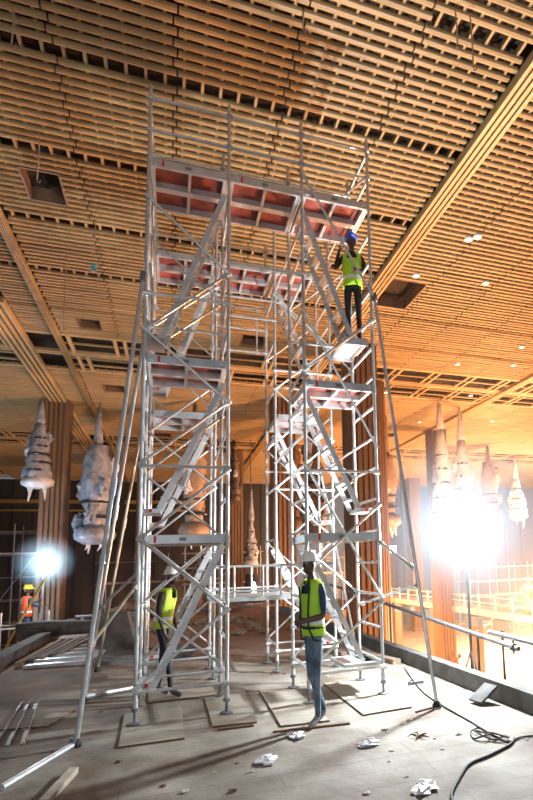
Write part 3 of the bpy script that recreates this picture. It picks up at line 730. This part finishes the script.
# tarp roll on the left kerb
b = MB(); b.tube([(-1.1, -.1, .0), (-.5, 0, .04), (.2, 0, .02), (.9, .05, 0), (1.15, .1, -.02)], .22, 12, 0, .15); o = b.build('tarp_roll', M['conc'], None, True); o.location = (-2.15, 9.6, .25); tag(o, 'grey rolled tarpaulin lying across the left floor edge', 'tarpaulin')
# timber beams along the left edge
for i in range(5):
    x = -2.25+.13*i; y0 = 5.2+.25*i
    lath((x, y0, 0), (x+.12+.05*i, y0+3.4, .0), .10, .09, ('first', 'second', 'third', 'fourth', 'fifth')[i]+' dusty timber beam, counted from the left kerb', 'conc' if i % 2 else 'stone', 'timber_beam', 'beam')
# rubble and dirt along the far end
for i in range(46):
    s = random.uniform(.05, .22); x = random.uniform(-.1, 3.8); y = random.uniform(7.3, 12.9)
    b = MB(); b.blob((0, 0, 0), s, s*.8, s*.5, 6, 0, .5); o = b.build('rubble_lump', M['stone']); o.location = (x, y, s*.36)
    tag(o, 'lump of brown rubble on the dirt at the far end of the floor', 'rubble', 'rubble at the far end')
for i in range(44):
    x = random.uniform(-1.2, 3.8); y = random.uniform(-2.8, 3.5) if i > 14 else random.uniform(-2.6, -.8)
    s = random.uniform(.010, .026); b = MB()
    b.blob((0, 0, 0), s*1.4, s, s*.4, 4, 0, .8); o = b.build('debris_scrap', M['paper'] if i % 3 else M['plyedge']); o.location = (x, y, s*.35)
    tag(o, 'small scrap of debris on the dusty floor around the scaffold', 'scrap', 'debris scraps on the floor')
for x, y, lab in ((1.15, -1.75, 'crumpled pale plastic scrap on the floor in front of the standing man, left one'), (1.55, -1.2, 'crumpled pale plastic scrap just left of the standing man'), (2.1, -1.75, 'crumpled pale plastic scrap on the floor right of the standing man'), (2.15, -2.9, 'bright crumpled plastic scrap at the bottom edge of the floor')):
    b = MB(); b.blob((0, 0, 0), .10, .06, .02, 6, 0, 1.2); b.blob((.06, .05, 0), .05, .05, .02, 5, 0, 1.2); o = b.build('plastic_scrap', M['plastw']); o.location = (x, y, .02); o.rotation_euler.z = x*9; tag(o, lab, 'plastic scrap')
b = MB()
for a in range(5): b.tube([(0, 0, .01), (.07*math.cos(a*1.3), .07*math.sin(a*1.3), .03), (.11*math.cos(a*1.3+.3), .11*math.sin(a*1.3+.3), .012)], .012, 4, 0, .003)
o = b.build('leaf_scrap', M['plyedge']); o.location = (2.62, -1.75, 0); tag(o, 'dry brown leaf-like scrap on the bright floor at right', 'scrap')
b = MB(); b.bar((-.12, 0, .02), (.12, .03, .02), .03, .04); b.bar((-.12, 0, .04), (-.06, .05, .05), .02, .02); o = b.build('metal_clip', M['steel']); o.location = (3.55, .35, 0); tag(o, 'small dark metal piece on the floor beside the right kerb', 'metal piece')
# cables
def cable(pts, r, label, m='rubber'):
    pp = [V(p) for p in pts]; out_ = []
    for i in range(len(pp)-1):
        a = pp[max(i-1, 0)]; b_ = pp[i]; c = pp[i+1]; d = pp[min(i+2, len(pp)-1)]
        for q in range(6):
            t = q/6; out_.append(.5*((2*b_)+(c-a)*t+(2*a-5*b_+4*c-d)*t*t+(3*b_-a-3*c+d)*t**3))
    out_.append(pp[-1]); b = MB(); b.tube(out_, r, 6); return tag(b.build('cable', M[m], None, True), label, 'cable')
z = .012
cable([(3.87, 1.53, z), (3.46, .03, z), (3.35, -.77, z), (3.31, -1.53, z), (3.28, -2.23, z), (3.5, -2.21, z), (3.9, -2.3, z)], .009, 'thin cable running from the right kerb across the bright floor')
cable([(3.40, -2.21, z), (3.26, -2.345, z), (2.95, -2.5, z), (2.70, -2.6, z), (2.50, -2.8, z), (2.27, -3.08, z), (2.2, -3.3, z)], .013, 'thick dark cable curving to the bottom edge of the photo')
cable([(3.26, -1.80, z), (3.20, -1.92, z+.05), (3.14, -1.85, z), (3.06, -2.05, z), (3.15, -2.12, z+.04), (3.25, -2.0, z), (3.1, -1.98, z+.05), (3.2, -2.16, z), (3.35, -2.1, z), (3.33, -2.22, z+.02), (3.2, -2.1, z+.05), (3.28, -2.3, z)], .008, 'tangled black cable heap on the floor at right')
# planks by the kerb
lath((3.72, -.95, .02), (3.98, -.90, .17), .22, .03, 'grey board leaning on the right kerb', 'conc')
lath((3.55, 3.4, 0), (3.9, 1.9, 0), .16, .08, 'dusty plank lying along the right kerb', 'stone')
lath((2.9, 4.9, 0), (3.35, 3.1, .0), .12, .08, 'second dusty plank resting near the right kerb', 'stone')
# railing tubes outside the kerb
def railpipe(p, q, r, label, m='steel'):
    p = V(p); q = V(q); b = MB(); b.tube([p, q], r, 10)
    o = b.build('railing_pipe', M[m]); tag(o, label, 'pipe')
    for fr in (.12, .5, .88):
        c = p.lerp(q, fr); bb = MB(); bb.tube([(c.x+.04, c.y, -.3), (c.x+.04, c.y, c.z+.05)], .02, 6); bb.build('support_post', M[m], o)
    d = (q-p).normalized(); bb = MB(); bb.tube([q-d*.14, q-d*.08], r+.02, 8); bb.tube([q-d*.11-V((0, 0, .09)), q-d*.11+V((0, 0, .09))], .014, 6); bb.build('coupler', M[m], o)
    return o
railpipe((4.3, 7.5, 1.15), (4.3, -1.05, .60), .032, 'long dark sloping pipe above the right kerb')
railpipe((4.36, -.30, .72), (4.36, -2.4, .66), .03, 'short dark pipe at the right photo edge above the kerb')
b = MB()
for i in range(4): b.tube([(5.0+.4*i, 3.0, -4.5), (5.0+.4*i, 3.0, -2.6)], .04, 6)
b.tube([(5.0, 3, -2.6), (6.2, 3, -2.6)], .04, 6)
tag(b.build('guard_frame', M['rust']), 'rusty guard frame on the lower floor just beyond the right kerb', 'frame')

# ------------------------------------------------------------------ background scaffolds and railings
def bgscaf(x, y, z0, nx, ny, nz, w, h, label, m='steel'):
    t = thing('background_scaffold', (x, y, z0), label, 'scaffold', 'scaffolds in the dark background')
    for i in range(nx+1):
        for j in range(ny+1):
            b = MB(); b.tube([(i*w, j*w, 0), (i*w, j*w, nz*h+.4)], .03, 6); b.build('standard', M[m], t)
    for k in range(1, nz+1):
        for j in range(ny+1):
            b = MB(); b.tube([(-.2, j*w, k*h), (nx*w+.2, j*w, k*h)], .03, 6); b.build('ledger', M[m], t)
        for i in range(nx+1):
            b = MB(); b.tube([(i*w, -.2, k*h), (i*w, ny*w+.2, k*h)], .03, 6); b.build('transom', M[m], t)
    b = MB(); b.tube([(0, 0, .1), (nx*w, 0, nz*h)], .03, 6); b.build('diagonal_brace', M[m], t)
    b = MB(); b.box(0, nx*w, 0, w, (nz-1)*h+.03, (nz-1)*h+.09); b.build('deck', M['rust'], t)
    return t
bgscaf(-4.6, 12.4, -4.5, 1, 1, 4, 1.3, 1.15, 'steel scaffold at far left with a worker in orange vest on it', 'alu')
bgscaf(-3.0, 24, -4.5, 3, 1, 6, 1.6, 1.1, 'dark scaffold behind the bulky grey chandelier', 'steel')
bgscaf(1.2, 31, -.35, 3, 1, 3, 1.6, 1.0, 'distant scaffold seen through the left stair bay', 'alu')
bgscaf(-11, 27, -4.5, 3, 1, 7, 1.8, 1.2, 'dark scaffold against the left wall behind the white-bottomed chandelier', 'steel')
bgscaf(9.8, 30, -4.5, 2, 1, 6, 1.8, 1.1, 'distant scaffold behind the right stair bay', 'rust')
bgscaf(22, 31, -4.5, 4, 1, 5, 1.8, 1.1, 'pale scaffold in the far right hall behind the balcony', 'alu')
person((-3.75, 12.9, -.62), math.radians(120), {'elL': (.25, -.12, 1.2), 'wrL': (.20, -.32, 1.3), 'elR': (-.25, -.12, 1.2), 'wrR': (-.2, -.32, 1.2), 'kneeL': (.1, -.2, .55)},
       (shirt_blue, smat('blue_trousers', (.04, .07, .16)), shoe, 0), 'worker in yellow hard hat and orange vest on the far left scaffold', M['vesto'], hat_y, 1.1)
b = MB(); b.tube([(0, 0, 0), (.35, .5, 1.0), (.75, 1.0, 2.0)], .03, 8); o = b.build('leaning_tube', M['yellow']); o.location = (-3.62, 9.6, -.45); tag(o, 'yellowish tube leaning at the left photo edge before the worker', 'tube')
person((14.2, 19.5, -4.5), math.radians(60), {'pelvis': (0, .15, .75), 'spine': (0, .05, .9), 'chest': (0, -.12, 1.0), 'neck': (0, -.24, 1.08), 'head': (0, -.32, 1.14), 'hipL': (.09, .15, .72), 'hipR': (-.09, .15, .72),
       'kneeL': (.12, -.12, .45), 'kneeR': (-.12, -.12, .45), 'shL': (.17, -.16, 1.04), 'shR': (-.17, -.16, 1.04), 'elL': (.2, -.25, .8), 'elR': (-.2, -.25, .8), 'wrL': (.15, -.36, .62), 'wrR': (-.15, -.36, .62)},
       (smat('red_overall', (.7, .06, .03)), smat('red_trousers', (.55, .06, .04)), shoe, 0), 'bending figure in red on the bright lower floor at right', None, None)
# steel pipes across the gap at the end of the floor
for i, (z, y) in enumerate(((-.05, 13.6), (.22, 14.2), (-.3, 15.0))):
    b = MB(); b.tube([(-2.6, y, z), (4.3, y, z)], .05, 8)
    for x in (-2.4, .9, 4.1): b.tube([(x, y, -4.5), (x, y, z)], .05, 6)
    tag(b.build('barrier_pipe', M['steel']), ('nearest low', 'higher middle', 'farthest low')[i]+' grey pipe across the gap at the end of the floor', 'pipe', 'pipes across the gap')
# low brick heap beyond
b = MB()
for i in range(60): b.blob((random.uniform(-2.0, 3.2), random.uniform(18.6, 22.8), -.2), random.uniform(.2, .6), random.uniform(.2, .5), random.uniform(.15, .5), 6, 0, .5)
tag(b.build('rubble_heap', M['dirt']), 'reddish heap of rubble beyond the gap behind the scaffold', 'rubble heap', kind='stuff')
